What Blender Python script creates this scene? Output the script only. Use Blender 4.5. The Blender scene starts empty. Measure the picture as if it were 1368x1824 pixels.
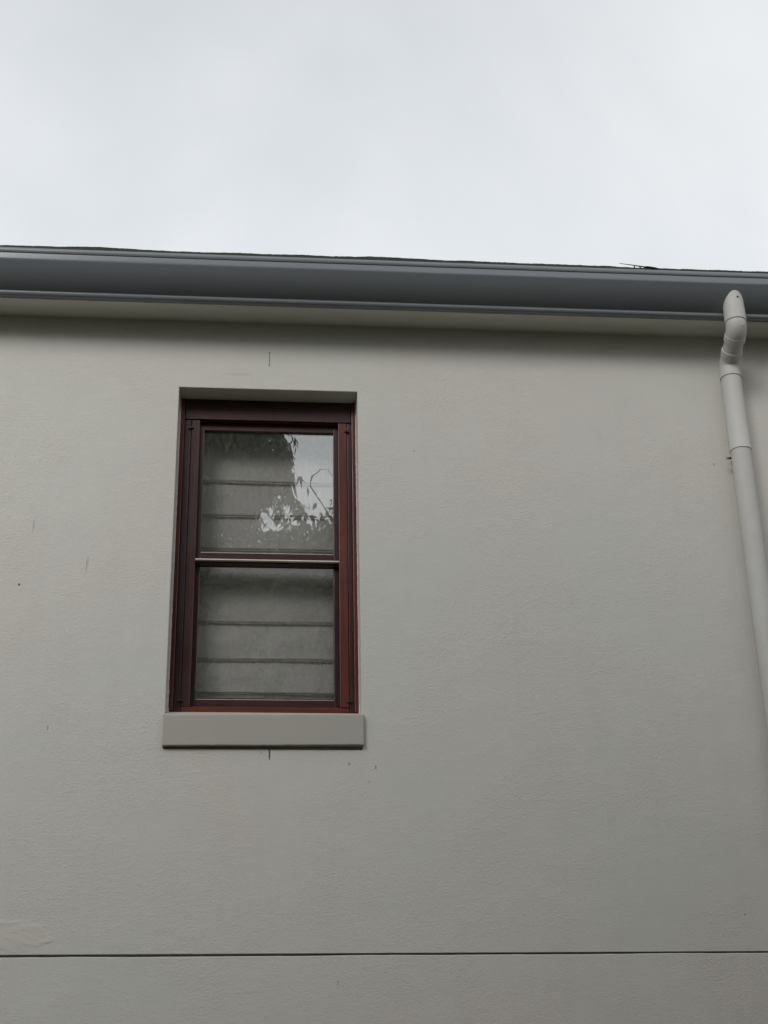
import bpy, bmesh, math, random
import numpy as np
from mathutils import Vector, Matrix

R = math.radians
scene = bpy.context.scene
col = scene.collection

# ------------------------------------------------------------------ camera
cam_d = bpy.data.cameras.new("camera")
cam = bpy.data.objects.new("camera", cam_d)
col.objects.link(cam)
cam_d.sensor_fit = 'VERTICAL'
cam_d.sensor_height = 36.0
cam_d.lens = 36.0 * 2720.0 / 1824.0          # a 2x phone lens
cam_d.clip_start = 0.05
cam_d.clip_end = 2000
yaw, pitch, roll = R(5.5856), R(25.4927), R(-1.2337)
fwd = Vector((math.sin(yaw) * math.cos(pitch), math.cos(yaw) * math.cos(pitch), math.sin(pitch)))
right = Vector((math.cos(yaw), -math.sin(yaw), 0))
up = right.cross(fwd)
r2 = right * math.cos(roll) + up * math.sin(roll)
u2 = -right * math.sin(roll) + up * math.cos(roll)
rot = Matrix((r2, u2, -fwd)).transposed()
cam.matrix_world = Matrix.Translation((0, -6.118, 1.6)) @ rot.to_4x4()
scene.camera = cam

# ------------------------------------------------------------------ overcast sky
SUN_EL, SUN_AZ = 32, -28         # sun height; degrees left of straight-behind-the-camera
world = bpy.data.worlds.new("World")
scene.world = world
world.use_nodes = True
nt = world.node_tree
nt.nodes.clear()
def wn(t, **kw):
    n = nt.nodes.new(t)
    for k, v in kw.items():
        setattr(n, k, v)
    return n
out = wn('ShaderNodeOutputWorld')
bg = wn('ShaderNodeBackground')
sky = wn('ShaderNodeTexSky', sky_type='NISHITA', sun_disc=False)
sky.sun_elevation = R(SUN_EL)
sky.sun_rotation = R(180 + SUN_AZ)
sky.altitude = 50
sky.dust_density = 4.0
tc = wn('ShaderNodeTexCoord')
mp = wn('ShaderNodeMapping')
mp.inputs['Location'].default_value = (0.3, 0.75, 0.2)
nz = wn('ShaderNodeTexNoise')
nz.inputs['Scale'].default_value = 2.3
nz.inputs['Detail'].default_value = 5
nz.inputs['Roughness'].default_value = 0.5
nz.inputs['Distortion'].default_value = 0.4
ramp = wn('ShaderNodeValToRGB')
ramp.color_ramp.elements[0].position = 0.34
ramp.color_ramp.elements[0].color = (6.45, 6.8, 7.15, 1)
ramp.color_ramp.elements[1].position = 0.68
ramp.color_ramp.elements[1].color = (8.5, 8.75, 8.95, 1)
sep = wn('ShaderNodeSeparateXYZ')
elev = wn('ShaderNodeMapRange')
elev.inputs['From Min'].default_value = 0.50
elev.inputs['From Max'].default_value = 0.76
elev.inputs['To Min'].default_value = 1.17
elev.inputs['To Max'].default_value = 0.93
vm = wn('ShaderNodeVectorMath', operation='SCALE')
mix = wn('ShaderNodeMix', data_type='RGBA')
mix.inputs['Factor'].default_value = 0.94
L = nt.links.new
L(tc.outputs['Generated'], mp.inputs['Vector'])
L(mp.outputs['Vector'], nz.inputs['Vector'])
L(nz.outputs['Fac'], ramp.inputs['Fac'])
L(tc.outputs['Generated'], sep.inputs['Vector'])
L(sep.outputs['Z'], elev.inputs['Value'])
L(ramp.outputs['Color'], vm.inputs[0])
L(elev.outputs['Result'], vm.inputs['Scale'])
L(sky.outputs['Color'], mix.inputs['A'])
L(vm.outputs['Vector'], mix.inputs['B'])
L(mix.outputs['Result'], bg.inputs['Color'])
bg.inputs['Strength'].default_value = 0.0725
L(bg.outputs['Background'], out.inputs['Surface'])

sun_d = bpy.data.lights.new("sun", 'SUN')
sun = bpy.data.objects.new("sun", sun_d)
col.objects.link(sun)
sun_d.energy = 1.5
sun_d.angle = R(28)
sun_d.color = (1.0, 0.99, 0.97)
# light travels from behind the camera on its left towards the wall
sd = Vector((math.sin(R(-SUN_AZ)) * math.cos(R(SUN_EL)), math.cos(R(SUN_AZ)) * math.cos(R(SUN_EL)), -math.sin(R(SUN_EL))))
sun.rotation_euler = sd.to_track_quat('-Z', 'Y').to_euler()
sun.location = (-6, -10, 14)

scene.view_settings.view_transform = 'Standard'
scene.view_settings.look = 'None'
scene.view_settings.exposure = 0.46
scene.view_settings.gamma = 1.0
scene.cycles.max_bounces = 6
scene.cycles.diffuse_bounces = 3
scene.cycles.transparent_max_bounces = 12

# ------------------------------------------------------------------ materials
def mat(name):
    m = bpy.data.materials.new(name)
    m.use_nodes = True
    t = m.node_tree
    b = t.nodes.get('Principled BSDF')
    return m, t, b
def node(t, typ, inputs=None, **kw):
    n = t.nodes.new(typ)
    for k, v in kw.items():
        setattr(n, k, v)
    for k, v in (inputs or {}).items():
        n.inputs[k].default_value = v
    return n
def noise(t, vec, scale, detail=4, rough=0.55, stretch=None, dist=0.0):
    if stretch:
        mpn = node(t, 'ShaderNodeMapping')
        mpn.inputs['Scale'].default_value = stretch
        t.links.new(vec, mpn.inputs['Vector'])
        vec = mpn.outputs['Vector']
    n = node(t, 'ShaderNodeTexNoise', {'Scale': scale, 'Detail': detail, 'Roughness': rough, 'Distortion': dist})
    t.links.new(vec, n.inputs['Vector'])
    return n.outputs['Fac']
def math_n(t, op, a, b=None, c=None, clamp=False):
    n = t.nodes.new('ShaderNodeMath')
    n.operation = op
    n.use_clamp = clamp
    for i, v in enumerate((a, b, c)):
        if v is None:
            continue
        if isinstance(v, (int, float)):
            n.inputs[i].default_value = v
        else:
            t.links.new(v, n.inputs[i])
    return n.outputs[0]
def mixc(t, fac, a, b, blend='MIX'):
    n = t.nodes.new('ShaderNodeMix')
    n.data_type = 'RGBA'
    n.blend_type = blend
    for sock, v in (('Factor', fac), ('A', a), ('B', b)):
        if isinstance(v, (int, float)):
            n.inputs[sock].default_value = v
        elif isinstance(v, tuple):
            n.inputs[sock].default_value = (*v, 1) if len(v) == 3 else v
        else:
            t.links.new(v, n.inputs[sock])
    return n.outputs['Result']
def mrange(t, v, a, b, c, d, smooth=False):
    n = t.nodes.new('ShaderNodeMapRange')
    if smooth:
        n.interpolation_type = 'SMOOTHSTEP'
    n.inputs['From Min'].default_value = a
    n.inputs['From Max'].default_value = b
    n.inputs['To Min'].default_value = c
    n.inputs['To Max'].default_value = d
    t.links.new(v, n.inputs['Value'])
    return n.outputs['Result']

WALL = (0.624, 0.606, 0.567)
# stains and scars on the render: x, z, half width, half height, strength, colour
MARKS = [
    (-0.931, 4.437, 0.0045, 0.022, 0.42, (0.16, 0.155, 0.14)),
    (-0.935, 4.405, 0.0022, 0.016, 0.38, (0.16, 0.155, 0.14)),
    (-0.689, 4.268, 0.0065, 0.022, 0.26, (0.25, 0.20, 0.17)),
    (-0.693, 4.247, 0.0028, 0.028, 0.40, (0.14, 0.13, 0.12)),
    (-0.971, 4.153, 0.0048, 0.0062, 1.0, (0.03, 0.025, 0.02)),
    (-0.804, 3.519, 0.0035, 0.011, 0.55, (0.17, 0.14, 0.12)),
    (0.0790, 5.306, 0.0022, 0.034, 0.85, (0.08, 0.075, 0.07)),
    (0.0795, 5.341, 0.0040, 0.0045, 0.95, (0.05, 0.045, 0.04)),
    (0.0780, 5.274, 0.0040, 0.0045, 0.95, (0.05, 0.045, 0.04)),
    (0.1030, 3.416, 0.0045, 0.026, 0.95, (0.06, 0.055, 0.045)),
    (0.0700, 3.422, 0.0040, 0.0050, 0.35, (0.15, 0.14, 0.12)),
    (0.4316, 3.376, 0.0055, 0.0070, 0.65, (0.20, 0.16, 0.11)),
    (0.5416, 3.362, 0.0028, 0.0090, 0.85, (0.07, 0.06, 0.05)),
    (0.5140, 3.300, 0.0022, 0.0060, 0.6, (0.12, 0.10, 0.08)),
    (0.7405, 4.843, 0.0045, 0.0060, 0.38, (0.20, 0.18, 0.15)),
    (1.2390, 3.677, 0.0030, 0.0065, 0.9, (0.85, 0.84, 0.82)),
    (0.3796, 2.505, 0.0018, 0.0100, 0.8, (0.06, 0.05, 0.05)),
    (2.1348, 4.811, 0.0032, 0.0042, 0.95, (0.22, 0.07, 0.03)),
    (2.1380, 4.805, 0.0070, 0.0090, 0.25, (0.40, 0.27, 0.17)),
    (-0.060, 5.220, 0.0700, 0.0060, 0.16, (0.20, 0.19, 0.17)),
    (0.0500, 2.470, 0.0700, 0.0040, 0.14, (0.25, 0.20, 0.17)),
    (1.0500, 3.783, 0.0900, 0.0013, 0.30, (0.22, 0.20, 0.18)),
    (1.2500, 3.768, 0.1300, 0.0012, 0.24, (0.22, 0.20, 0.18)),
    (0.9100, 3.800, 0.0600, 0.0011, 0.18, (0.22, 0.20, 0.18)),
    (2.0300, 2.760, 0.0040, 0.0040, 0.7, (0.08, 0.07, 0.06)),
]
def render_paint(name, base, marks=(), patch=False, grain=1.0):
    m, t, b = mat(name)
    lk = t.links.new
    P = node(t, 'ShaderNodeTexCoord').outputs['Object']
    # colour drift: faint pinkish and greenish cast, chalky fading
    n1 = noise(t, P, 1.1, 4, 0.6)
    n2 = noise(t, P, 4.5, 5, 0.6)
    c = mixc(t, mrange(t, n1, 0.35, 0.68, 0, 1), tuple(v * k for v, k in zip(base, (0.972, 1.0, 0.985))), tuple(v * k for v, k in zip(base, (1.025, 0.982, 0.975))))
    c = mixc(t, mrange(t, n2, 0.3, 0.7, 0.0, 0.16), c, tuple(v * 0.86 for v in base))
    # rain streaking: faint vertical wash marks
    n3 = noise(t, P, 3.0, 5, 0.6, stretch=(3.2, 1, 0.22))
    c = mixc(t, mrange(t, n3, 0.52, 0.78, 0.0, 0.14), c, tuple(v * k for v, k in zip(base, (0.80, 0.79, 0.76))))
    warp = noise(t, P, 170, 3, 0.6)
    sp = node(t, 'ShaderNodeSeparateXYZ')
    lk(P, sp.inputs[0])
    for (x, z, rx, rz, s, mc) in marks:
        dx = math_n(t, 'DIVIDE', math_n(t, 'SUBTRACT', sp.outputs['X'], x), rx)
        dz = math_n(t, 'DIVIDE', math_n(t, 'SUBTRACT', sp.outputs['Z'], z), rz)
        d = math_n(t, 'ADD', math_n(t, 'MULTIPLY', dx, dx), math_n(t, 'POWER', math_n(t, 'ABSOLUTE', dz), 4.0))
        d = math_n(t, 'ADD', d, math_n(t, 'MULTIPLY', math_n(t, 'SUBTRACT', warp, 0.5), 2.2))
        c = mixc(t, mrange(t, d, 0.0, 1.5, s * 0.9, 0.0, True), c, mc)
    # relief: sponge-floated grain, stretched along the trowel strokes
    amp = mrange(t, noise(t, P, 2.2, 4, 0.6), 0.32, 0.7, 0.25, 1.0)
    g1 = noise(t, P, 120, 3, 0.6, stretch=(0.75, 1, 1.0), dist=0.4)
    g2 = noise(t, P, 36, 5, 0.62, stretch=(0.6, 1, 1.0), dist=0.5)
    g3 = noise(t, P, 5.0, 3, 0.5, stretch=(0.6, 1, 1.0))
    grit = math_n(t, 'ADD', math_n(t, 'MULTIPLY', g1, 0.0030 * grain), math_n(t, 'MULTIPLY', g2, 0.0018 * grain))
    grit = math_n(t, 'MULTIPLY', grit, amp)
    if patch:
        # smooth trowelled repair, low on the left
        dx = math_n(t, 'DIVIDE', math_n(t, 'SUBTRACT', sp.outputs['X'], -0.90), 0.170)
        dz = math_n(t, 'DIVIDE', math_n(t, 'SUBTRACT', sp.outputs['Z'], 2.690), 0.060)
        d = math_n(t, 'ADD', math_n(t, 'MULTIPLY', dx, dx), math_n(t, 'MULTIPLY', dz, dz))
        d = math_n(t, 'ADD', d, math_n(t, 'MULTIPLY', math_n(t, 'SUBTRACT', noise(t, P, 22, 4, 0.6, stretch=(0.5, 1, 1)), 0.5), 2.4))
        pm = mrange(t, d, 0.55, 1.25, 1.0, 0.0, True)
        lump = noise(t, P, 17, 3, 0.5, stretch=(0.6, 1, 1), dist=0.7)
        grit = math_n(t, 'MULTIPLY', grit, math_n(t, 'SUBTRACT', 1.0, math_n(t, 'MULTIPLY', pm, 0.9)))
        grit = math_n(t, 'ADD', grit, math_n(t, 'MULTIPLY', pm, math_n(t, 'ADD', 0.0005, math_n(t, 'MULTIPLY', lump, 0.0046))))
        c = mixc(t, math_n(t, 'MULTIPLY', pm, 0.34), c, tuple(v * k for v, k in zip(base, (0.99, 0.93, 0.90))))
    h = math_n(t, 'ADD', grit, math_n(t, 'MULTIPLY', g3, 0.0028 * grain))
    bp = node(t, 'ShaderNodeBump', {'Strength': 1.0, 'Distance': 1.0})
    lk(h, bp.inputs['Height'])
    lk(bp.outputs['Normal'], b.inputs['Normal'])
    lk(c, b.inputs['Base Color'])
    b.inputs['Roughness'].default_value = 0.75
    b.inputs['Specular IOR Level'].default_value = 0.3
    return m

def painted(name, base, rough, spec=0.5, dirt=0.12, bump=0.0004, scale=9.0, coat=0.0, stretch=None, dirtcol=(0.1, 0.09, 0.07)):
    m, t, b = mat(name)
    P = node(t, 'ShaderNodeTexCoord').outputs['Object']
    n = noise(t, P, scale, 6, 0.62, stretch=stretch)
    c = mixc(t, mrange(t, n, 0.42, 0.75, 0.0, dirt * 2), base, dirtcol)
    t.links.new(c, b.inputs['Base Color'])
    n2 = noise(t, P, scale * 4, 4, 0.6)
    t.links.new(mrange(t, n2, 0.3, 0.7, rough * 0.95, min(1, rough * 1.07)), b.inputs['Roughness'])
    b.inputs['Specular IOR Level'].default_value = spec
    b.inputs['Coat Weight'].default_value = coat
    b.inputs['Coat Roughness'].default_value = 0.15
    if bump:
        bp = node(t, 'ShaderNodeBump', {'Strength': 1.0, 'Distance': 1.0})
        t.links.new(math_n(t, 'MULTIPLY', noise(t, P, scale * 6, 4, 0.6), bump), bp.inputs['Height'])
        t.links.new(bp.outputs['Normal'], b.inputs['Normal'])
    return m

def timber(name, base, dark, axis):
    m, t, b = mat(name)
    P = node(t, 'ShaderNodeTexCoord').outputs['Object']
    st = (30, 30, 1.0) if axis == 'z' else (1.0, 30, 30)
    n = noise(t, P, 3.2, 6, 0.65, stretch=st, dist=0.3)
    st2 = (7, 7, 0.5) if axis == 'z' else (0.5, 7, 7)
    n2 = noise(t, P, 2.0, 4, 0.6, stretch=st2)
    c = mixc(t, mrange(t, n, 0.35, 0.68, 0, 1), base, dark)
    c = mixc(t, mrange(t, n2, 0.4, 0.7, 0.0, 0.55), c, tuple(v * 0.55 for v in dark))
    # sun-bleached, dusty film
    n4 = noise(t, P, 6, 5, 0.6)
    c = mixc(t, mrange(t, n4, 0.35, 0.75, 0.0, 0.09), c, (0.20, 0.15, 0.15))
    t.links.new(c, b.inputs['Base Color'])
    t.links.new(mrange(t, n, 0.3, 0.7, 0.22, 0.38), b.inputs['Roughness'])
    b.inputs['Specular IOR Level'].default_value = 0.36
    bp = node(t, 'ShaderNodeBump', {'Strength': 1.0, 'Distance': 1.0})
    t.links.new(math_n(t, 'MULTIPLY', n, 0.0007), bp.inputs['Height'])
    t.links.new(bp.outputs['Normal'], b.inputs['Normal'])
    return m

M = {}
M['wall'] = render_paint('stone_grey_render', WALL, MARKS, patch=True)
M['sill'] = render_paint('sill_render', (0.440, 0.418, 0.380), grain=0.35)
M['reveal'] = render_paint('reveal_render', WALL, grain=0.5)
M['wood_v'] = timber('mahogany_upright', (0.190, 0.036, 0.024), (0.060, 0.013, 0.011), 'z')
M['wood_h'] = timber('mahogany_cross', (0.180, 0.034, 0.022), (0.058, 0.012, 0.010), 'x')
M['wood_shade'] = timber('mahogany_shaded', (0.062, 0.020, 0.019), (0.030, 0.011, 0.012), 'z')  # same mahogany, darkened in colour to stand in for shade in the recess
M['wood_shade_h'] = timber('mahogany_shaded_cross', (0.064, 0.020, 0.018), (0.032, 0.011, 0.012), 'x')  # shaded copy for the horizontal timbers
M['sealant'] = painted('sealant', (0.62, 0.58, 0.54), 0.5, dirt=0.2, scale=30)
M['strip'] = painted('drip_highlight', (0.80, 0.74, 0.68), 0.25, dirt=0.25, scale=12, dirtcol=(0.35, 0.16, 0.09))  # pale base stands in for sky light caught on the drip edge
M['gutter'] = painted('slate_gutter_paint', (0.185, 0.200, 0.220), 0.24, spec=0.65, dirt=0.05, bump=0.0003, scale=2.0, stretch=(0.35, 4, 4), dirtcol=(0.10, 0.10, 0.10))
M['soffit'] = painted('soffit_paint', (0.66, 0.67, 0.60), 0.7, dirt=0.10, scale=4, bump=0.001, dirtcol=(0.36, 0.37, 0.26), stretch=(0.6, 6, 3))
M['fascia'] = painted('fascia_paint', (0.68, 0.685, 0.63), 0.65, dirt=0.1, scale=4, dirtcol=(0.38, 0.37, 0.28), stretch=(0.6, 6, 3))
M['pipe'] = painted('pipe_paint', (0.565, 0.555, 0.525), 0.60, dirt=0.07, bump=0.0005, scale=8, dirtcol=(0.35, 0.29, 0.25))
M['steel'] = painted('weathered_steel', (0.42, 0.40, 0.38), 0.4, dirt=0.3, scale=60, dirtcol=(0.10, 0.05, 0.03))
M['black'] = painted('dark_iron', (0.018, 0.015, 0.016), 0.5, dirt=0.1, scale=40)
M['fabric'] = None
M['roof'] = painted('roof_sheet', (0.10, 0.11, 0.12), 0.5, scale=3)
M['guard'] = painted('gutter_guard_mesh', (0.020, 0.028, 0.020), 0.85, dirt=0.2, scale=25, bump=0.002, dirtcol=(0.05, 0.045, 0.03))
M['bark'] = painted('bark', (0.10, 0.075, 0.055), 0.9, dirt=0.3, scale=10, bump=0.01, stretch=(2, 2, 0.4))
M['twig'] = painted('dry_twig', (0.035, 0.026, 0.020), 0.9, dirt=0.1, scale=40)
M['inside'] = painted('room_paint', (0.16, 0.155, 0.145), 0.9, dirt=0.05, scale=3)

def fabric_mat():
    m, t, b = mat('blind_linen')
    P = node(t, 'ShaderNodeTexCoord').outputs['Object']
    n = noise(t, P, 2.5, 4, 0.5)
    w = noise(t, P, 300, 2, 0.5, stretch=(1, 1, 0.5))
    c = mixc(t, mrange(t, n, 0.3, 0.7, 0, 1), (0.77, 0.765, 0.745), (0.69, 0.685, 0.665))
    c = mixc(t, mrange(t, w, 0.3, 0.7, 0.0, 0.12), c, (0.5, 0.5, 0.48))
    t.links.new(c, b.inputs['Base Color'])
    b.inputs['Roughness'].default_value = 0.9
    b.inputs['Specular IOR Level'].default_value = 0.1
    bp = node(t, 'ShaderNodeBump', {'Strength': 1.0, 'Distance': 1.0})
    h = math_n(t, 'MULTIPLY', noise(t, P, 6, 4, 0.55, stretch=(1.3, 1, 0.8), dist=0.3), 0.026)
    t.links.new(h, bp.inputs['Height'])
    t.links.new(bp.outputs['Normal'], b.inputs['Normal'])
    return m
M['fabric'] = fabric_mat()

def glass_mat(name='window_glass', f0=0.21):
    m, t, b = mat(name)
    t.nodes.remove(b)
    P = node(t, 'ShaderNodeTexCoord').outputs['Object']
    lw = node(t, 'ShaderNodeLayerWeight', {'Blend': 0.5})
    p5 = math_n(t, 'POWER', lw.outputs['Facing'], 5.0)
    fac = math_n(t, 'MULTIPLY_ADD', p5, 1 - f0, f0)
    tr = node(t, 'ShaderNodeBsdfTransparent', {'Color': (0.95, 0.945, 0.94, 1)})
    gl = node(t, 'ShaderNodeBsdfGlossy', {'Color': (0.97, 1.0, 0.99, 1), 'Roughness': 0.0})
    # slightly wavy panes
    bp = node(t, 'ShaderNodeBump', {'Strength': 1.0, 'Distance': 1.0})
    a1 = noise(t, P, 5.0, 2, 0.5, stretch=(1.0, 1, 0.45))
    a2 = noise(t, P, 26, 2, 0.5, stretch=(0.8, 1, 0.7), dist=0.5)
    h = math_n(t, 'ADD', math_n(t, 'MULTIPLY', a1, 0.0004), math_n(t, 'MULTIPLY', a2, 0.000008))
    t.links.new(h, bp.inputs['Height'])
    t.links.new(bp.outputs['Normal'], gl.inputs['Normal'])
    mx = node(t, 'ShaderNodeMixShader')
    t.links.new(fac, mx.inputs[0])
    t.links.new(tr.outputs[0], mx.inputs[1])
    t.links.new(gl.outputs[0], mx.inputs[2])
    # a little dust and old water spots on the outside
    dn = noise(t, P, 60, 5, 0.7)
    dd = node(t, 'ShaderNodeBsdfDiffuse', {'Color': (0.55, 0.54, 0.5, 1)})
    mx2 = node(t, 'ShaderNodeMixShader')
    t.links.new(mrange(t, dn, 0.45, 0.85, 0.012, 0.10), mx2.inputs[0])
    t.links.new(mx.outputs[0], mx2.inputs[1])
    t.links.new(dd.outputs[0], mx2.inputs[2])
    o = [n for n in t.nodes if n.type == 'OUTPUT_MATERIAL'][0]
    t.links.new(mx2.outputs[0], o.inputs['Surface'])
    return m
M['glass'] = glass_mat()

def leaf_mat(name, a, b_):
    m, t, b = mat(name)
    g = node(t, 'ShaderNodeNewGeometry')
    c = mixc(t, g.outputs['Random Per Island'], a, b_)
    t.links.new(c, b.inputs['Base Color'])
    b.inputs['Roughness'].default_value = 0.5
    return m
M['leaf_a'] = leaf_mat('drooping_leaf', (0.030, 0.050, 0.018), (0.060, 0.085, 0.030))
M['leaf_b'] = leaf_mat('broad_leaf', (0.035, 0.060, 0.020), (0.075, 0.095, 0.035))
M['dead_leaf'] = leaf_mat('dead_leaf', (0.050, 0.055, 0.030), (0.085, 0.075, 0.045))

def ground_mat():
    m, t, b = mat('lawn_and_earth')
    P = node(t, 'ShaderNodeTexCoord').outputs['Object']
    n = noise(t, P, 0.5, 6, 0.6)
    n2 = noise(t, P, 9, 6, 0.7)
    c = mixc(t, mrange(t, n, 0.4, 0.62, 0, 1), (0.080, 0.098, 0.052), (0.120, 0.098, 0.078))
    c = mixc(t, mrange(t, n2, 0.35, 0.7, 0, 0.6), c, (0.055, 0.060, 0.030))
    t.links.new(c, b.inputs['Base Color'])
    b.inputs['Roughness'].default_value = 0.95
    bp = node(t, 'ShaderNodeBump', {'Strength': 1.0, 'Distance': 0.05})
    t.links.new(n2, bp.inputs['Height'])
    t.links.new(bp.outputs['Normal'], b.inputs['Normal'])
    return m
M['ground'] = ground_mat()
def paving_mat():
    m, t, b = mat('brick_paving')
    P = node(t, 'ShaderNodeTexCoord').outputs['Object']
    br = node(t, 'ShaderNodeTexBrick', {'Scale': 4.3, 'Color1': (0.17, 0.125, 0.105, 1), 'Color2': (0.14, 0.105, 0.092, 1), 'Mortar': (0.13, 0.12, 0.10, 1), 'Mortar Size': 0.02})
    t.links.new(P, br.inputs['Vector'])
    n = noise(t, P, 5, 6, 0.65)
    c = mixc(t, mrange(t, n, 0.35, 0.75, 0, 0.6), br.outputs['Color'], (0.12, 0.10, 0.07))
    t.links.new(c, b.inputs['Base Color'])
    b.inputs['Roughness'].default_value = 0.9
    return m
M['paving'] = paving_mat()

# ------------------------------------------------------------------ mesh helpers
def obj(name, bm, m, parent=None, smooth=False, label=None):
    me = bpy.data.meshes.new(name)
    bmesh.ops.recalc_face_normals(bm, faces=bm.faces[:])
    bm.to_mesh(me)
    bm.free()
    if smooth:
        me.shade_smooth()
    me.materials.append(m)
    o = bpy.data.objects.new(name, me)
    col.objects.link(o)
    if parent:
        o.parent = parent
    if label:
        o['label'] = label
    return o
def thing(o, label, cat, group=None):
    o['label'] = label
    o['category'] = cat
    if group:
        o['group'] = group
    return o
def empty(name, loc=(0, 0, 0)):
    o = bpy.data.objects.new(name, None)
    o.location = loc
    col.objects.link(o)
    return o
def box(bm, x0, x1, y0, y1, z0, z1, bev=0.0, seg=2):
    v = [bm.verts.new((x, y, z)) for x in (x0, x1) for y in (y0, y1) for z in (z0, z1)]
    fs = [bm.faces.new([v[i] for i in f]) for f in ((0, 1, 3, 2), (4, 6, 7, 5), (0, 4, 5, 1), (2, 3, 7, 6), (0, 2, 6, 4), (1, 5, 7, 3))]
    if bev:
        es = list({e for f in fs for e in f.edges})
        bmesh.ops.bevel(bm, geom=es, offset=bev, segments=seg, affect='EDGES', profile=0.5)
def bx(name, m, parent, x0, x1, y0, y1, z0, z1, bev=0.002, seg=2, label=None):
    bm = bmesh.new()
    box(bm, x0, x1, y0, y1, z0, z1, bev, seg)
    return obj(name, bm, m, parent, label=label)
def extrude_x(bm, prof, xs, closed=True):
    """profile of (y, z) swept along the x stations; closed loop, capped"""
    rings = [[bm.verts.new((x, y, z)) for (y, z) in prof] for x in xs]
    n = len(prof)
    for a, b in zip(rings, rings[1:]):
        for i in range(n if closed else n - 1):
            j = (i + 1) % n
            bm.faces.new((a[i], a[j], b[j], b[i]))
    if closed:
        bm.faces.new(rings[0])
        bm.faces.new(rings[-1])
    return rings
def sweep(bm, pts, radii, seg=28, cap=True):
    """round tube along pts with a radius for each point"""
    pts = [Vector(p) for p in pts]
    rings = []
    ref = Vector((1, 0, 0))
    for i, p in enumerate(pts):
        if i == 0:
            d = pts[1] - p
        elif i == len(pts) - 1:
            d = p - pts[i - 1]
        else:
            d = (pts[i + 1] - p).normalized() + (p - pts[i - 1]).normalized()
        d = d.normalized() if d.length > 1e-9 else Vector((0, 0, -1))
        a = (ref - d * ref.dot(d))
        if a.length < 1e-4:
            a = Vector((0, 1, 0)) - d * d.y
        a.normalize()
        b = d.cross(a)
        r = radii[i] if hasattr(radii, '__len__') else radii
        rings.append([bm.verts.new(p + (a * math.cos(k * 2 * math.pi / seg) + b * math.sin(k * 2 * math.pi / seg)) * r) for k in range(seg)])
    for a, b in zip(rings, rings[1:]):
        for k in range(seg):
            bm.faces.new((a[k], a[(k + 1) % seg], b[(k + 1) % seg], b[k]))
    if cap:
        bm.faces.new(rings[0])
        bm.faces.new(rings[-1])
def auto_smooth(o, angle=40):
    for p in o.data.polygons:
        p.use_smooth = True
    o.data.set_sharp_from_angle(angle=R(angle))

rng = random.Random(7)

# ------------------------------------------------------------------ ground
bm = bmesh.new()
vs = [bm.verts.new(p) for p in ((-600, -600, 0), (600, -600, 0), (600, 600, 0), (-600, 600, 0))]
bm.faces.new(vs)
g = obj('ground', bm, M['ground'])
g['kind'] = 'structure'
bm = bmesh.new()
vs = [bm.verts.new(p) for p in ((-9, -3.2, 0.006), (9, -3.2, 0.006), (9, -0.001, 0.006), (-9, -0.001, 0.006))]
bm.faces.new(vs)
g = obj('path', bm, M['paving'])
g['kind'] = 'structure'

# ------------------------------------------------------------------ the house
house = thing(empty('house'), 'grey rendered house with slate grey eaves gutter and one dark red window', 'house')
HX0, HX1 = -5.6, 6.4
OX0, OX1, OZ0, OZ1 = -0.3305, 0.4860, 3.4355, 5.1440
TOP = 5.500
JOINT = 2.6165

# upper wall: front skin with the window opening, thickness 0.27, soft arrises
bm = bmesh.new()
xs = [HX0, OX0, OX1, HX1]
zs = [JOINT, OZ0, OZ1, TOP]
gv = {(i, k): bm.verts.new((x, 0, z)) for i, x in enumerate(xs) for k, z in enumerate(zs)}
for i in range(3):
    for k in range(3):
        if i == 1 and k == 1:
            continue
        bm.faces.new((gv[i, k], gv[i + 1, k], gv[i + 1, k + 1], gv[i, k + 1]))
ret = bmesh.ops.extrude_face_region(bm, geom=bm.faces[:])
for v in [e for e in ret['geom'] if isinstance(e, bmesh.types.BMVert)]:
    v.co.y = 0.27
bm.edges.ensure_lookup_table()
def front(v): return abs(v.co.y) < 1e-6
arris = [e for e in bm.edges if all(front(v) for v in e.verts) and
         all(OX0 - 1e-4 <= v.co.x <= OX1 + 1e-4 and OZ0 - 1e-4 <= v.co.z <= OZ1 + 1e-4 for v in e.verts)]
low = [e for e in bm.edges if all(front(v) and abs(v.co.z - JOINT) < 1e-5 for v in e.verts)]
bmesh.ops.bevel(bm, geom=arris, offset=0.004, segments=3, affect='EDGES', profile=0.5)
wall = obj('wall', bm, M['wall'], house)

# lower wall below the shadow joint, its top edge worn and a little uneven
bm = bmesh.new()
N = 240
rowsv = []
for i in range(N + 1):
    x = HX0 + (HX1 - HX0) * i / N
    gap = 0.0088 - 0.0013 * (x - 0.6) + rng.uniform(-0.0007, 0.0007) + 0.0012 * math.sin(x * 3.1) * math.sin(x * 7.7 + 1)
    gap = max(0.0058, min(0.0120, gap))
    zt = JOINT - gap
    pts = [(0.27, 0.0), (0.0, 0.0), (0.0, zt - 0.004), (0.0012, zt - 0.0014), (0.0042, zt), (0.030, zt), (0.030, JOINT + 0.002), (0.27, JOINT + 0.002)]
    pts = [(y, z) for y, z in pts]
    rowsv.append([bm.verts.new((x, y, z)) for y, z in pts])
for a, b in zip(rowsv, rowsv[1:]):
    for k in range(len(a) - 1):
        bm.faces.new((a[k], a[k + 1], b[k + 1], b[k]))
# the part behind the joint stays inside the upper wall
obj('lower_wall', bm, M['wall'], house)

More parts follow.
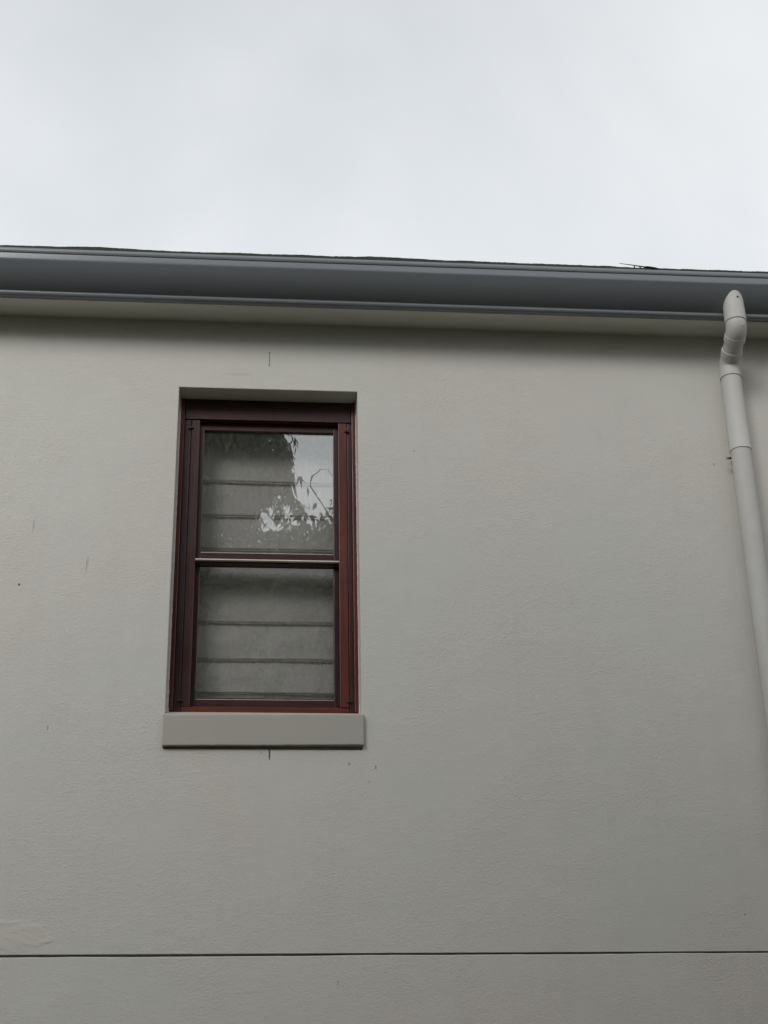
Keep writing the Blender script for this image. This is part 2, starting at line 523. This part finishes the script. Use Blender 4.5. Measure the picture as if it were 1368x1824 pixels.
# the rest of the house: end walls, back wall
bx('end_wall', M['reveal'], house, HX0 + 0.002, HX0 + 0.27, 0.272, 7.5, 0, TOP, 0)
bx('end_wall', M['reveal'], house, HX1 - 0.27, HX1 - 0.002, 0.272, 7.5, 0, TOP, 0)
bx('back_wall', M['reveal'], house, HX0 + 0.002, HX1 - 0.002, 7.502, 7.77, 0, TOP, 0)
# inner room behind the window
bm = bmesh.new()
box(bm, -1.6, 1.9, 0.272, 3.2, 2.7, 5.42)
for f in [f for f in bm.faces if all(abs(v.co.y - 0.272) < 1e-5 for v in f.verts)]:
    bm.faces.remove(f)
obj('room', bm, M['inside'], house)

# window sill: sloped top, square nose standing proud of the wall
bm = bmesh.new()
SX0, SX1 = -0.3365, 0.4925
ZT, ZB = 3.5800, 3.4480
prof = [(0.110, 3.6290), (-0.0170, ZT + 0.0012), (-0.0205, ZT - 0.002), (-0.0210, ZT - 0.006), (-0.0210, ZB + 0.004), (-0.0202, ZB + 0.001), (-0.0175, ZB), (-0.0012, ZB)]
# nose (wider than the opening) and body (inside the opening)
nose = [(-0.0012, 3.5868)] + prof[1:]
xsn = [SX0, SX0 + 0.0015] + [SX0 + (SX1 - SX0) * i / 24 for i in range(1, 24)] + [SX1 - 0.0015, SX1]
rings = extrude_x(bm, nose, xsn)
for r_ in (rings[0], rings[-1]):
    for v in r_:
        v.co.y = min(v.co.y + 0.0015, -0.0012)
for r_ in rings:
    dz = rng.uniform(-0.0008, 0.0008)
    tilt = 0.0085 * (r_[0].co.x - 0.078) / 0.83
    for v in r_:
        v.co.z += tilt
        if v.co.z < ZB + 0.01:
            v.co.z += dz
body = [(-0.0010, 3.5868), (-0.0010, 3.4490), (0.0140, 3.4490), (0.0140, 3.4370), (0.200, 3.4370), (0.200, 3.6290), (0.110, 3.6290)]
extrude_x(bm, body, [OX0 + 0.0015, OX1 - 0.0015])
obj('sill', bm, M['sill'], house, label='smooth grey window sill standing proud of the wall')

# ---- eaves: soffit, fascia, gutter
GX0, GX1 = HX0 - 0.35, HX1 + 0.35
bx('soffit', M['soffit'], house, GX0, GX1, -0.108, 0.06, 5.5005, 5.520, 0.0, label='shaded greenish grey soffit board under the gutter')
bx('fascia', M['fascia'], house, GX0, GX1, -0.153, -0.109, 5.4965, 5.660, 0.002)
# ogee gutter: front skin and inner skin
G = [(.1550, 5.494), (.1580, 5.4865), (.1640, 5.4820), (.1720, 5.4800), (.1800, 5.4803), (.1870, 5.4830), (.1922, 5.4880), (.1945, 5.4945), (.1940, 5.5005), (.1925, 5.5045),
     (.1965, 5.5080), (.2050, 5.5125), (.2150, 5.5195), (.2250, 5.5280), (.2345, 5.5375), (.2440, 5.5480), (.2530, 5.5590), (.2615, 5.5705), (.2690, 5.5830), (.2755, 5.5940), (.2800, 5.6025), (.2832, 5.6080), (.2848, 5.6125), (.2852, 5.6180), (.2850, 5.6430),
     (.2812, 5.6440), (.2812, 5.6462), (.2860, 5.6478), (.2885, 5.6530), (.2890, 5.6600), (.2880, 5.6675), (.2850, 5.6715), (.2800, 5.6720)]
inner = [(.2770, 5.6690), (.2770, 5.6100), (.2560, 5.5760), (.2280, 5.5420), (.1990, 5.5200), (.1880, 5.5080), (.1860, 5.4950), (.1740, 5.4880), (.1600, 5.4950), (.1600, 5.6600), (.1550, 5.6600)]
bm = bmesh.new()
xsg = [GX0 + (GX1 - GX0) * i / 60 for i in range(61)]
rings = extrude_x(bm, [(-o, z) for o, z in G + inner], xsg)
for r_ in rings:
    wob = 0.0012 * math.sin(r_[0].co.x * 1.7 + 0.4) + rng.uniform(-0.0004, 0.0004)
    sag = -0.0125 + 0.0040 * math.cos((r_[0].co.x - 0.65) * 0.85)
    for v in r_:
        v.co.z += wob - sag
gut = obj('gutter', bm, M['gutter'], house, label='glossy slate grey ogee gutter along the eaves')
auto_smooth(gut, 35)

# leaf guard bulging above the gutter lip, its edge ragged with moss and grit
bm = bmesh.new()
n = 1400
prev = None
h1 = h2 = 0.0
for i in range(n + 1):
    x = GX0 + (GX1 - GX0) * i / n
    h1 = 0.93 * h1 + rng.gauss(0, 0.0006)
    h2 = rng.gauss(0, 0.0003)
    bump = 0.006 * math.exp(-((x - 0.55) / 0.16) ** 2) + 0.004 * math.exp(-((x + 0.7) / 0.25) ** 2) + 0.003 * math.exp(-((x - 0.2) / 0.1) ** 2)
    zc = 5.7115 + h1 + h2 + bump - 0.003 * math.cos((x - 0.65) * 0.85)
    pts = [(-0.2765, 5.676), (-0.270, zc - 0.005), (-0.258, zc), (-0.240, zc + 0.001), (-0.165, 5.675)]
    cur = [bm.verts.new((x, y, z)) for y, z in pts]
    if prev:
        for k in range(4):
            bm.faces.new((prev[k], prev[k + 1], cur[k + 1], cur[k]))
    prev = cur
guard = obj('gutter_guard', bm, M['guard'], gut)

# roof sheets behind the gutter (too flat to show from below)
bm = bmesh.new()
prof = [(-0.162, 5.690), (3.9, 7.02), (7.95, 5.690), (7.95, 5.665), (3.9, 6.99), (-0.162, 5.664)]
extrude_x(bm, prof, [GX0 - 0.05, GX1 + 0.05])
obj('roof', bm, M['roof'], house)

# ---- downpipe
PX = 2.2500
pipe = None
def arc(c, r, a0, a1, n=10):
    # arc in the y-z plane, angles in degrees, (y, z) = c + r (cos, sin)
    return [(PX, c[0] + r * math.cos(R(a0 + (a1 - a0) * i / n)), c[1] + r * math.sin(R(a0 + (a1 - a0) * i / n))) for i in range(n + 1)]
YT, YB = -0.222, -0.062          # outlet under the gutter, pipe against the wall
r0 = 0.0450
# main pipe down the wall (the part), its fittings are sub-parts
bm = bmesh.new()
sweep(bm, [(PX, YB, 5.20), (PX, YB, 4.835), (PX, YB, 4.8345), (PX, YB, 4.8300), (PX, YB, 4.8295), (PX, YB, 2.2), (PX, YB, 0.05)],
      [0.0470, 0.0470, 0.0470, 0.0470, 0.0470, 0.0470, 0.0470], 40)
pipe = obj('downpipe', bm, M['pipe'], house, label='grey painted round downpipe with offset bend below the gutter')
auto_smooth(pipe, 40)
# straight section under the lower bend: socket rim over the main pipe
bm = bmesh.new()
sweep(bm, [(PX, YB, 5.262), (PX, YB, 5.262), (PX, YB, 4.853), (PX, YB, 4.850), (PX, YB, 4.850)], [0.0440, 0.0475, 0.0486, 0.0502, 0.0440], 40)
o = obj('pipe_section', bm, M['pipe'], pipe)
auto_smooth(o, 40)
# lower bend
A = 60
rb = 0.050
def bend_lower():
    # from vertical at YB up, bending outwards (towards -y)
    c = (YB - rb, 5.285)
    return [(PX, YB, 5.236), (PX, YB, 5.26)] + arc(c, rb, 0, A, 10)
bl = bend_lower()
bm = bmesh.new()
e = Vector(bl[-1]); dirv = Vector((0, -math.sin(R(A)), math.cos(R(A))))
pts = bl + [tuple(e + dirv * 0.020), tuple(e + dirv * 0.0202), tuple(e + dirv * 0.046), tuple(e + dirv * 0.0465)]
rad = [0.0505, 0.0505] + [0.0470] * 11 + [0.0470, 0.0498, 0.0498, 0.0440]
rad[0] = 0.0512; rad[1] = 0.0500
sweep(bm, pts, rad, 40)
o = obj('bend', bm, M['pipe'], pipe)
auto_smooth(o, 40)
slant_start = e + dirv * 0.03
# slanted length
yt_elbow = YT + rb * (1 - math.cos(R(A)))
t_len = (slant_start.y - yt_elbow) / math.sin(R(A))
slant_end = slant_start + dirv * t_len
bm = bmesh.new()
sweep(bm, [tuple(slant_start), tuple(slant_end)], [r0, r0], 40)
o = obj('offset_section', bm, M['pipe'], pipe)
auto_smooth(o, 40)
# upper bend: from the slant back to vertical
bm = bmesh.new()
c = (YT + rb, slant_end.z + rb * math.sin(R(A)))
pa = arc(c, rb, 180 + A, 180, 12)
p0 = Vector(pa[0])
pts = [tuple(p0 - dirv * 0.0305), tuple(p0 - dirv * 0.030), tuple(p0 - dirv * 0.004), tuple(p0 - dirv * 0.0035)] + pa + [(PX, YT, c[1] + 0.03)]
rad = [0.0440, 0.0500, 0.0500, 0.0475] + [0.0478] * len(pa) + [0.0470]
sweep(bm, pts, rad, 40)
o = obj('bend', bm, M['pipe'], pipe)
auto_smooth(o, 40)
ztop = c[1]
# outlet spigot rising into the gutter
bm = bmesh.new()
sweep(bm, [(PX, YT, ztop + 0.012), (PX, YT, ztop + 0.0125), (PX, YT, ztop + 0.06), (PX, YT, 5.64)], [0.0470, 0.0512, 0.0500, 0.0470], 40)
o = obj('outlet', bm, M['pipe'], pipe)
auto_smooth(o, 40)
def screw(x, y, z, d, r=0.006, m='black', parent=None, name='screw'):
    b_ = bmesh.new()
    d = Vector(d).normalized()
    p = Vector((x, y, z))
    sweep(b_, [tuple(p - d * 0.004), tuple(p), tuple(p + d * 0.0022), tuple(p + d * 0.003)], [r, r, r * 0.85, r * 0.4], 14)
    o_ = obj(name, b_, M[m], parent)
    auto_smooth(o_, 50)
    return o_
screw(PX + 0.008, YT - 0.0465, 5.558, (0.1, -1, -0.1), 0.0062, 'black', pipe)
screw(PX + 0.016, YT - 0.0455, ztop - 0.030, (0.3, -1, -0.5), 0.0035, 'pipe', pipe)
# stand-off bracket behind the joint with its bolt
bm = bmesh.new()
box(bm, PX - 0.030, PX + 0.030, -0.016, 0.001, 4.806, 4.830, 0.001)
obj('wall_plate', bm, M['black'], pipe)
bm = bmesh.new()
sweep(bm, [(PX - 0.0445, -0.050, 4.818), (PX - 0.060, -0.050, 4.818)], [0.0050, 0.0050], 10)
obj('bracket', bm, M['black'], pipe)
bm = bmesh.new()
sweep(bm, [(PX - 0.060, -0.050, 4.8185), (PX - 0.067, -0.050, 4.8185), (PX - 0.069, -0.050, 4.8185)], [0.0070, 0.0070, 0.0035], 6)
obj('bolt', bm, M['steel'], pipe)

# ---- the window (frame is the part; every timber, pane and fitting is a piece of it)
FY = 0.110
FX0, FX1 = -0.3245, 0.4835
LX, RX = -0.2735, 0.4435          # joint between the two jamb boards
BL, BR = -0.2345, 0.4035          # inner edge of the jambs
bm = bmesh.new()
# back lining of the frame, open in the middle
for (x0, x1, z0, z1) in ((FX0, BL - 0.004, 3.6300, 5.1430), (BR + 0.004, FX1, 3.6300, 5.1430)):
    box(bm, x0 + 0.001, x1, FY + 0.013, 0.235, z0, z1)
box(bm, BL - 0.0035, BR + 0.0035, FY + 0.013, 0.235, 5.0400, 5.1430)
box(bm, BL - 0.0035, BR + 0.0035, FY + 0.020, 0.235, 3.6300, 3.6600)
win = obj('window', bm, M['wood_v'], house, label='dark red timber sash window set back in the wall')
def piece(name, m, x0, x1, y0, y1, z0, z1, bev=0.0022, label=None):
    return bx(name, M[m], win, x0, x1, y0, y1, z0, z1, bev, 2, label)
# outer beads
piece('bead', 'wood_v', FX0, FX0 + 0.0200, FY - 0.012, FY + 0.012, 3.6295, 5.1425, 0.004)
piece('bead', 'wood_v', FX1 - 0.0190, FX1, FY - 0.012, FY + 0.012, 3.6295, 5.1425, 0.004)
# jamb boards in two strips each side
piece('jamb', 'wood_shade', FX0 + 0.0205, LX - 0.0013, FY, FY + 0.012, 3.6295, 5.1425)
piece('jamb', 'wood_shade', RX + 0.0013, FX1 - 0.0195, FY, FY + 0.012, 3.6295, 5.1425)
piece('stop', 'wood_shade', LX + 0.0013, BL, FY - 0.002, FY + 0.012, 3.6530, 5.0350)  # left stop takes the shaded copy of the timber, right stop the lit one
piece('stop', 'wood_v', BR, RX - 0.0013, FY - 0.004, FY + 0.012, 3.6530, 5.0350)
piece('head', 'wood_shade_h', FX0 + 0.0215, FX1 - 0.0205, FY - 0.006, FY - 0.0005, 5.0370, 5.1420)
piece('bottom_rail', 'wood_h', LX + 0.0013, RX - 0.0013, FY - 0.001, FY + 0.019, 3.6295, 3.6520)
# sealant fillet around the frame, laid by hand
for (xa, xb, s) in ((OX0, FX0 + 0.0005, 1), (OX1, FX1 - 0.0005, -1)):
    bm = bmesh.new()
    prev = None
    for i in range(161):
        z = 3.60 + (5.143 - 3.60) * i / 160
        w = rng.uniform(-0.0006, 0.0006)
        if z < 3.72 and s == 1:
            w += 0.0025 * max(0, math.sin((z - 3.6) * 60))
        cur = [bm.verts.new((xa - s * 0.0002, FY - 0.018, z)), bm.verts.new(((xa * 0.45 + xb * 0.55), FY - 0.013, z)), bm.verts.new((xb + s * (0.0008 + w), FY - 0.0118, z)), bm.verts.new((xb + s * (0.0008 + w), FY + 0.004, z))]
        if prev:
            for k in range(3):
                bm.faces.new((prev[k], prev[k + 1], cur[k + 1], cur[k]))
        prev = cur
    obj('sealant', bm, M['sealant'], win)

# upper sash (outer plane)
UY = 0.136
GLX0, GLX1 = -0.2130, 0.3810
UT, UB = 4.9965, 4.3775
piece('stile', 'wood_shade', BL - 0.012, GLX0, UY, UY + 0.034, 4.3395, 5.075, 0.003)
piece('stile', 'wood_shade', GLX1, BR + 0.012, UY, UY + 0.034, 4.3395, 5.075, 0.003)
piece('top_rail', 'wood_shade_h', GLX0 - 0.0005, GLX1 + 0.0005, UY + 0.0005, UY + 0.033, UT, 5.075, 0.003)
piece('meeting_rail', 'wood_shade_h', GLX0 - 0.0005, GLX1 + 0.0005, UY + 0.0005, UY + 0.033, 4.3400, UB, 0.003)
def pane(x0, x1, y, z0, z1):
    b_ = bmesh.new()
    box(b_, x0, x1, y, y + 0.004, z0, z1)
    return obj('glass_pane', b_, M['glass'], win)
pane(GLX0 - 0.006, GLX1 + 0.006, UY + 0.012, UB - 0.006, UT + 0.006)
# drip strip under the meeting rail, its sky highlight put into the pale colour
bm = bmesh.new()
prof = [(UY - 0.0200, 4.3325), (UY - 0.0235, 4.3330), (UY - 0.0242, 4.3342), (UY - 0.0240, 4.3378), (UY - 0.0225, 4.3390), (UY + 0.012, 4.3394), (UY + 0.012, 4.3325)]
extrude_x(bm, prof, [BL - 0.008 + (BR - BL + 0.016) * i / 20 for i in range(21)])
obj('drip_strip', bm, M['strip'], win, label='drip strip along the meeting rail, coloured pale for its sky highlight')
piece('drip_mould', 'wood_shade_h', BL - 0.008, BR + 0.008, UY - 0.009, UY + 0.030, 4.3250, 4.3330, 0.002)
# lower sash (inner plane)
LY = 0.172
LT, LB = 4.3300, 3.7035
piece('stile', 'wood_shade', BL - 0.012, GLX0 - 0.0005, LY - 0.020, LY + 0.032, 3.6620, 4.3255, 0.003)
piece('stile', 'wood_shade', GLX1 - 0.0005, BR + 0.012, LY - 0.020, LY + 0.032, 3.6620, 4.3255, 0.003)
piece('top_rail', 'wood_shade_h', BL - 0.012, BR + 0.012, LY + 0.0005, LY + 0.031, 4.3350, 4.3800, 0.003)
piece('bottom_rail', 'wood_shade_h', GLX0 - 0.001, GLX1 + 0.0005, LY - 0.019, LY + 0.031, 3.6625, LB - 0.003, 0.003)
pane(GLX0 - 0.006, GLX1 + 0.006, LY + 0.008, LB - 0.008, LT + 0.010)
# pale glazing bead under each pane
piece('glazing_bead', 'sealant', GLX0 + 0.001, GLX1 - 0.001, UY + 0.001, UY + 0.0115, UB + 0.0003, UB + 0.0035, 0.001)
piece('glazing_bead', 'sealant', GLX0 + 0.001, GLX1 - 0.001, LY - 0.012, LY + 0.0075, LB - 0.0027, LB + 0.0005, 0.001)
# turn buttons across the jamb joints
for (x, z, a) in ((LX - 0.001, 4.990, -14), (RX - 0.001, 4.990, 6), (LX - 0.001, 3.678, 0), (RX - 0.001, 3.678, 0)):
    b_ = bmesh.new()
    box(b_, -0.012, 0.012, -0.007, -0.001, -0.0035, 0.0035, 0.001)
    sweep(b_, [(0, -0.001, 0.003), (0, -0.010, 0.003)], [0.0045, 0.0035], 10)
    bmesh.ops.transform(b_, matrix=Matrix.Translation((x, FY - 0.004, z)) @ Matrix.Rotation(R(a), 4, 'Y'), verts=b_.verts[:])
    obj('turn_button', b_, M['black'], win)

# ------------------------------------------------------------------ roman blind hanging behind the glass
blind = thing(empty('roman_blind', (0.084, 0.275, 3.72)), 'pale grey roman blind with horizontal battens hanging behind the window glass', 'blind')
def local(bm_):
    bmesh.ops.translate(bm_, verts=bm_.verts[:], vec=(-0.084, -0.275, -3.72))
    return bm_
BAT = [4.798, 4.624, 4.455, 4.274, 4.099, 3.924, 3.768]
BY = 0.270
bm = bmesh.new()
nx, nzz = 60, 220
BX0, BX1 = -0.268, 0.436
grid = []
ph = [rng.uniform(0, 6) for _ in range(8)]
for j in range(nzz + 1):
    z = 3.745 + (5.130 - 3.745) * j / nzz
    row = []
    # distance down from the batten above, 0..1
    above = [b_ for b_ in BAT if b_ > z]
    below = [b_ for b_ in BAT if b_ <= z]
    za = min(above) if above else 5.13
    zb = max(below) if below else 3.745
    f = (za - z) / max(1e-6, za - zb)
    prof_y = -0.005 * math.sin(math.pi * f) * (0.35 + 0.65 * f)
    k = BAT.index(za) if za in BAT else 0
    for i in range(nx + 1):
        x = BX0 + (BX1 - BX0) * i / nx
        w = (0.0030 * math.sin(5 * x + ph[k] + 2.0 * f) + 0.0016 * math.sin(11 * x + 2 * ph[k]) + 0.0010 * math.sin(23 * x + ph[k] * 3 - 4 * f)) * math.sin(math.pi * f)
        row.append(bm.verts.new((x, BY + prof_y + w, z)))
    grid.append(row)
for a, b in zip(grid, grid[1:]):
    for i in range(nx):
        bm.faces.new((a[i], a[i + 1], b[i + 1], b[i]))
obj('fabric', local(bm), M['fabric'], blind, smooth=True)
M['batten'] = painted('batten_pocket', (0.58, 0.55, 0.51), 0.85, dirt=0.1, scale=20)
for k, z in enumerate(BAT):
    bm = bmesh.new()
    pts = [(BX0 + 0.004 + (BX1 - BX0 - 0.008) * i / 24, BY - 0.013 + 0.0004 * math.sin(i * 0.7 + k), z + 0.0008 * math.sin(i * 0.25 + 2 * k)) for i in range(25)]
    # flattened rod pocket
    rings = []
    for p in pts:
        rings.append([bm.verts.new((p[0], p[1] + 0.0055 * math.cos(a * math.pi / 4), p[2] + 0.0052 * math.sin(a * math.pi / 4))) for a in range(8)])
    for a, b in zip(rings, rings[1:]):
        for i in range(8):
            bm.faces.new((a[i], a[(i + 1) % 8], b[(i + 1) % 8], b[i]))
    bm.faces.new(rings[0]); bm.faces.new(rings[-1])
    obj('batten', local(bm), M['batten'], blind, smooth=True)
for z in BAT:
    bm = bmesh.new()
    pts = [(0.078 + 0.005 * math.cos(a * 0.524), BY - 0.021, z - 0.006 + 0.006 * math.sin(a * 0.524)) for a in range(13)]
    sweep(bm, pts, 0.0011, 6, cap=False)
    obj('cord_ring', local(bm), M['strip'], blind, smooth=True)

# ------------------------------------------------------------------ twig caught on the gutter
tw = empty('twig', (1.79, -0.27, 5.6990))
thing(tw, 'dry dark twig with a dead leaf caught on top of the gutter', 'twig')
bm = bmesh.new()
sweep(bm, [(-0.085, -0.01, 0.0165), (-0.035, -0.005, 0.0145), (-0.005, 0, 0.0140), (0.03, 0.0, 0.0100), (0.07, 0.004, 0.002), (0.12, 0.006, -0.0015), (0.135, 0.006, -0.003)], [0.0012, 0.0020, 0.0026, 0.0030, 0.0030, 0.0034, 0.0012], 7)
obj('stem', bm, M['twig'], tw, smooth=True)
bm = bmesh.new()
sweep(bm, [(-0.010, 0, 0.014), (-0.012, -0.001, 0.002), (-0.012, -0.001, -0.016)], [0.0028, 0.0034, 0.0032], 7)
sweep(bm, [(0.008, 0, 0.013), (0.020, -0.001, 0.001), (0.034, -0.001, -0.014)], [0.0022, 0.0026, 0.0020], 7)
obj('side_shoot', bm, M['twig'], tw, smooth=True)
bm = bmesh.new()
lv = [(0.022, 0.0, 0.010), (0.050, -0.008, 0.0085), (0.085, -0.009, 0.0030), (0.122, 0.0, -0.001), (0.085, 0.010, 0.0005), (0.050, 0.009, 0.0045)]
top = [bm.verts.new(v) for v in lv]
bot = [bm.verts.new((x, y, z - 0.0012)) for x, y, z in lv]
bm.faces.new(top); bm.faces.new(bot)
for i in range(6):
    bm.faces.new((top[i], top[(i + 1) % 6], bot[(i + 1) % 6], bot[i]))
obj('leaf', bm, M['dead_leaf'], tw)

# ------------------------------------------------------------------ trees behind the camera, mirrored in the glass
def leaf_mesh(name, lobes, m, parent, seed, length=(0.09, 0.16), width=0.22, droop=0.75, strands=()):
    g = np.random.default_rng(seed)
    P, D = [], []
    for (cx, cy, cz, rx, ry, rz, cnt) in lobes:
        # clumps inside the lobe, leaves round each clump
        nclump = max(6, cnt // 45)
        q = g.normal(size=(nclump, 3))
        q /= np.linalg.norm(q, axis=1)[:, None]
        q *= g.uniform(0.15, 1.0, (nclump, 1)) ** (1 / 2.2)
        cpos = q * np.array([rx, ry, rz]) + np.array([cx, cy, cz])
        idx = g.integers(0, nclump, cnt)
        sp_ = 0.16 * min(1.0, max(rx, rz) / 0.9)
        off = g.normal(size=(cnt, 3)) * np.array([sp_, sp_, sp_ * 1.25])
        P.append(cpos[idx] + off)
    for (cx, cy, cz, rx, ry, rz, cnt) in strands:
        for _ in range(cnt):
            q = g.uniform(-1, 1, 3)
            ln = g.uniform(0.25, 0.7)
            nl = int(ln * 55)
            tt = np.sort(g.uniform(0, 1, nl))[:, None]
            bend = g.normal(size=3) * 0.10
            st = np.array([cx, cy, cz]) + q * np.array([rx, ry, rz])
            P.append(st + tt * np.array([0, 0, -ln]) + tt ** 2 * bend * np.array([1, 1, 0.3]) + g.normal(size=(nl, 3)) * 0.016)
    P = np.concatenate(P)
    n = len(P)
    d = g.normal(size=(n, 3)) * (1 - droop)
    d[:, 2] -= droop
    d /= np.linalg.norm(d, axis=1)[:, None]
    s = np.cross(d, g.normal(size=(n, 3)))
    s /= np.linalg.norm(s, axis=1)[:, None]
    l = g.uniform(*length, (n, 1))
    w = l * width * 0.5
    nrm = np.cross(d, s)
    V = np.empty((n, 4, 3))
    V[:, 0] = P
    V[:, 1] = P + d * l * 0.42 + s * w
    V[:, 2] = P + d * l + nrm * l * 0.12
    V[:, 3] = P + d * l * 0.42 - s * w
    F = np.arange(n * 4).reshape(n, 4)
    me = bpy.data.meshes.new(name)
    me.from_pydata(V.reshape(-1, 3).tolist(), [], F.tolist())
    me.materials.append(m)
    o_ = bpy.data.objects.new(name, me)
    col.objects.link(o_)
    o_.parent = parent
    return o_
def limbs(bm_, base, tops, r_base):
    base = Vector(base)
    fork = None
    for i, (tx, ty, tz, r) in enumerate(tops):
        t_ = Vector((tx, ty, tz))
        a = base if i == 0 else Vector(tops[0][:3]).lerp(base, 0.55)
        mid = a.lerp(t_, 0.5) + Vector((rng.uniform(-.2, .2), rng.uniform(-.2, .2), 0.25 if i else 0))
        sweep(bm_, [tuple(a), tuple(a.lerp(mid, 0.5)), tuple(mid), tuple(mid.lerp(t_, 0.5)), tuple(t_)], [r_base if i == 0 else r * 1.6, (r_base + r) / 2 if i == 0 else r * 1.4, r * 1.25, r, r * 0.5], 12)

tA = thing(empty('tree'), 'dark drooping tree mirrored in the left of the upper pane', 'tree')
bm = bmesh.new()
limbs(bm, (-2.6, -9.3, -0.1), [(-2.0, -9.2, 10.6, 0.07), (-0.8, -8.6, 9.0, 0.04), (-3.2, -9.4, 8.4, 0.05), (-1.4, -8.5, 7.4, 0.04)], 0.24)
obj('trunk', bm, M['bark'], tA, smooth=True)
lobA = [
    (-2.0, -9.0, 8.4, 1.5, 1.2, 1.7, 20000),
    (-1.9, -9.2, 10.6, 1.0, 1.0, 1.3, 12000),
    (-0.95, -8.6, 9.45, 0.85, 0.7, 0.95, 9500),
    (-0.75, -8.4, 8.80, 0.80, 0.6, 0.40, 6500),
    (-0.12, -8.2, 9.75, 0.22, 0.3, 0.30, 1100),
    (-0.10, -8.1, 9.20, 0.16, 0.2, 0.30, 900),
    (0.04, -8.1, 8.92, 0.20, 0.2, 0.12, 1200),
    (-0.28, -8.2, 8.62, 0.26, 0.2, 0.16, 1100),
    (-1.2, -8.9, 7.7, 1.2, 0.8, 0.8, 9000),
    (-2.6, -9.3, 6.4, 1.6, 1.1, 1.2, 9000),
]
leaf_mesh('crown', lobA, M['leaf_a'], tA, 3, strands=[(0.06, -8.2, 9.75, 0.34, 0.3, 0.34, 70), (-0.6, -8.3, 9.05, 0.55, 0.4, 0.25, 60), (0.12, -8.1, 9.22, 0.30, 0.2, 0.16, 48)])

tB = thing(empty('tree'), 'lower leafy tree mirrored across the lower pane and bottom of the upper pane', 'tree')
bm = bmesh.new()
limbs(bm, (1.3, -9.8, -0.1), [(1.2, -9.3, 7.6, 0.06), (2.4, -9.4, 7.0, 0.05), (0.1, -9.3, 6.8, 0.05)], 0.2)
# two bare shoots arching above the crown
sweep(bm, [(1.05, -8.3, 8.1), (0.86, -8.2, 8.56), (0.72, -8.2, 8.78), (0.66, -8.2, 8.91), (0.67, -8.2, 9.02), (0.74, -8.2, 9.10), (0.84, -8.2, 9.10), (0.88, -8.2, 9.0)], [0.011, 0.008, 0.007, 0.006, 0.005, 0.005, 0.004, 0.003], 7)
sweep(bm, [(0.60, -8.3, 8.25), (0.54, -8.2, 8.48), (0.53, -8.2, 8.60), (0.57, -8.2, 8.68)], [0.007, 0.006, 0.005, 0.003], 7)
obj('trunk', bm, M['bark'], tB, smooth=True)
lobB = [
    (0.2, -9.2, 6.9, 1.7, 0.9, 1.45, 24000),
    (2.2, -9.3, 6.6, 1.7, 1.0, 1.7, 15000),
    (0.10, -8.6, 7.95, 1.05, 0.5, 0.50, 9000),
    (0.10, -9.4, 7.0, 1.4, 0.6, 1.3, 12000),
    (0.92, -8.4, 8.16, 0.36, 0.35, 0.26, 2600),
    (1.20, -8.3, 8.55, 0.24, 0.3, 0.45, 1800),
    (1.6, -9.3, 4.9, 2.2, 1.2, 1.3, 10000),
]
leaf_mesh('crown', lobB, M['leaf_b'], tB, 5, (0.08, 0.14), 0.40, 0.6)

# ------------------------------------------------------------------ unseen belt of trees added to cut the low sky light, one mass
g_ = np.random.default_rng(11)
lob = []
for a in range(-96, 97, 8):
    d_ = 17 + g_.uniform(-1.5, 2)
    hgt = g_.uniform(8.0, 10.5)
    lob.append((d_ * math.sin(R(a)), -2 - d_ * math.cos(R(a)), hgt * 0.5, 1.9, 1.9, hgt * 0.5, 1100))
for (x, y, h_) in ((4.9, -1.8, 4.6), (5.6, -3.6, 5.2), (6.2, -5.6, 5.6), (6.6, -7.8, 6.4), (6.8, -10.0, 7.5)):  # unseen shrubs on the right, added to darken the lower right wall
    lob.append((x, y, h_ * 0.5, 1.15, 1.2, h_ * 0.5, 1500))
# nearer unseen trees on the left, added to shade the lower wall
for (x, y, z, rx, ry, rz) in ((-7.8, -9.0, 4.6, 1.7, 1.4, 4.6), (-5.6, -8.8, 4.75, 1.5, 1.3, 4.75), (-4.0, -9.0, 5.0, 1.3, 1.2, 5.0), (-2.9, -9.2, 5.3, 1.2, 1.0, 5.3)):
    lob.append((x, y, z, rx, ry, rz, 2600))
wood = leaf_mesh('shade_woodland', lob, M['leaf_b'], None, 21, (0.30, 0.50), 0.6, 0.3)
wood['kind'] = 'stuff'
wood['label'] = 'unseen belt of dark trees behind the camera, added to shade the wall'
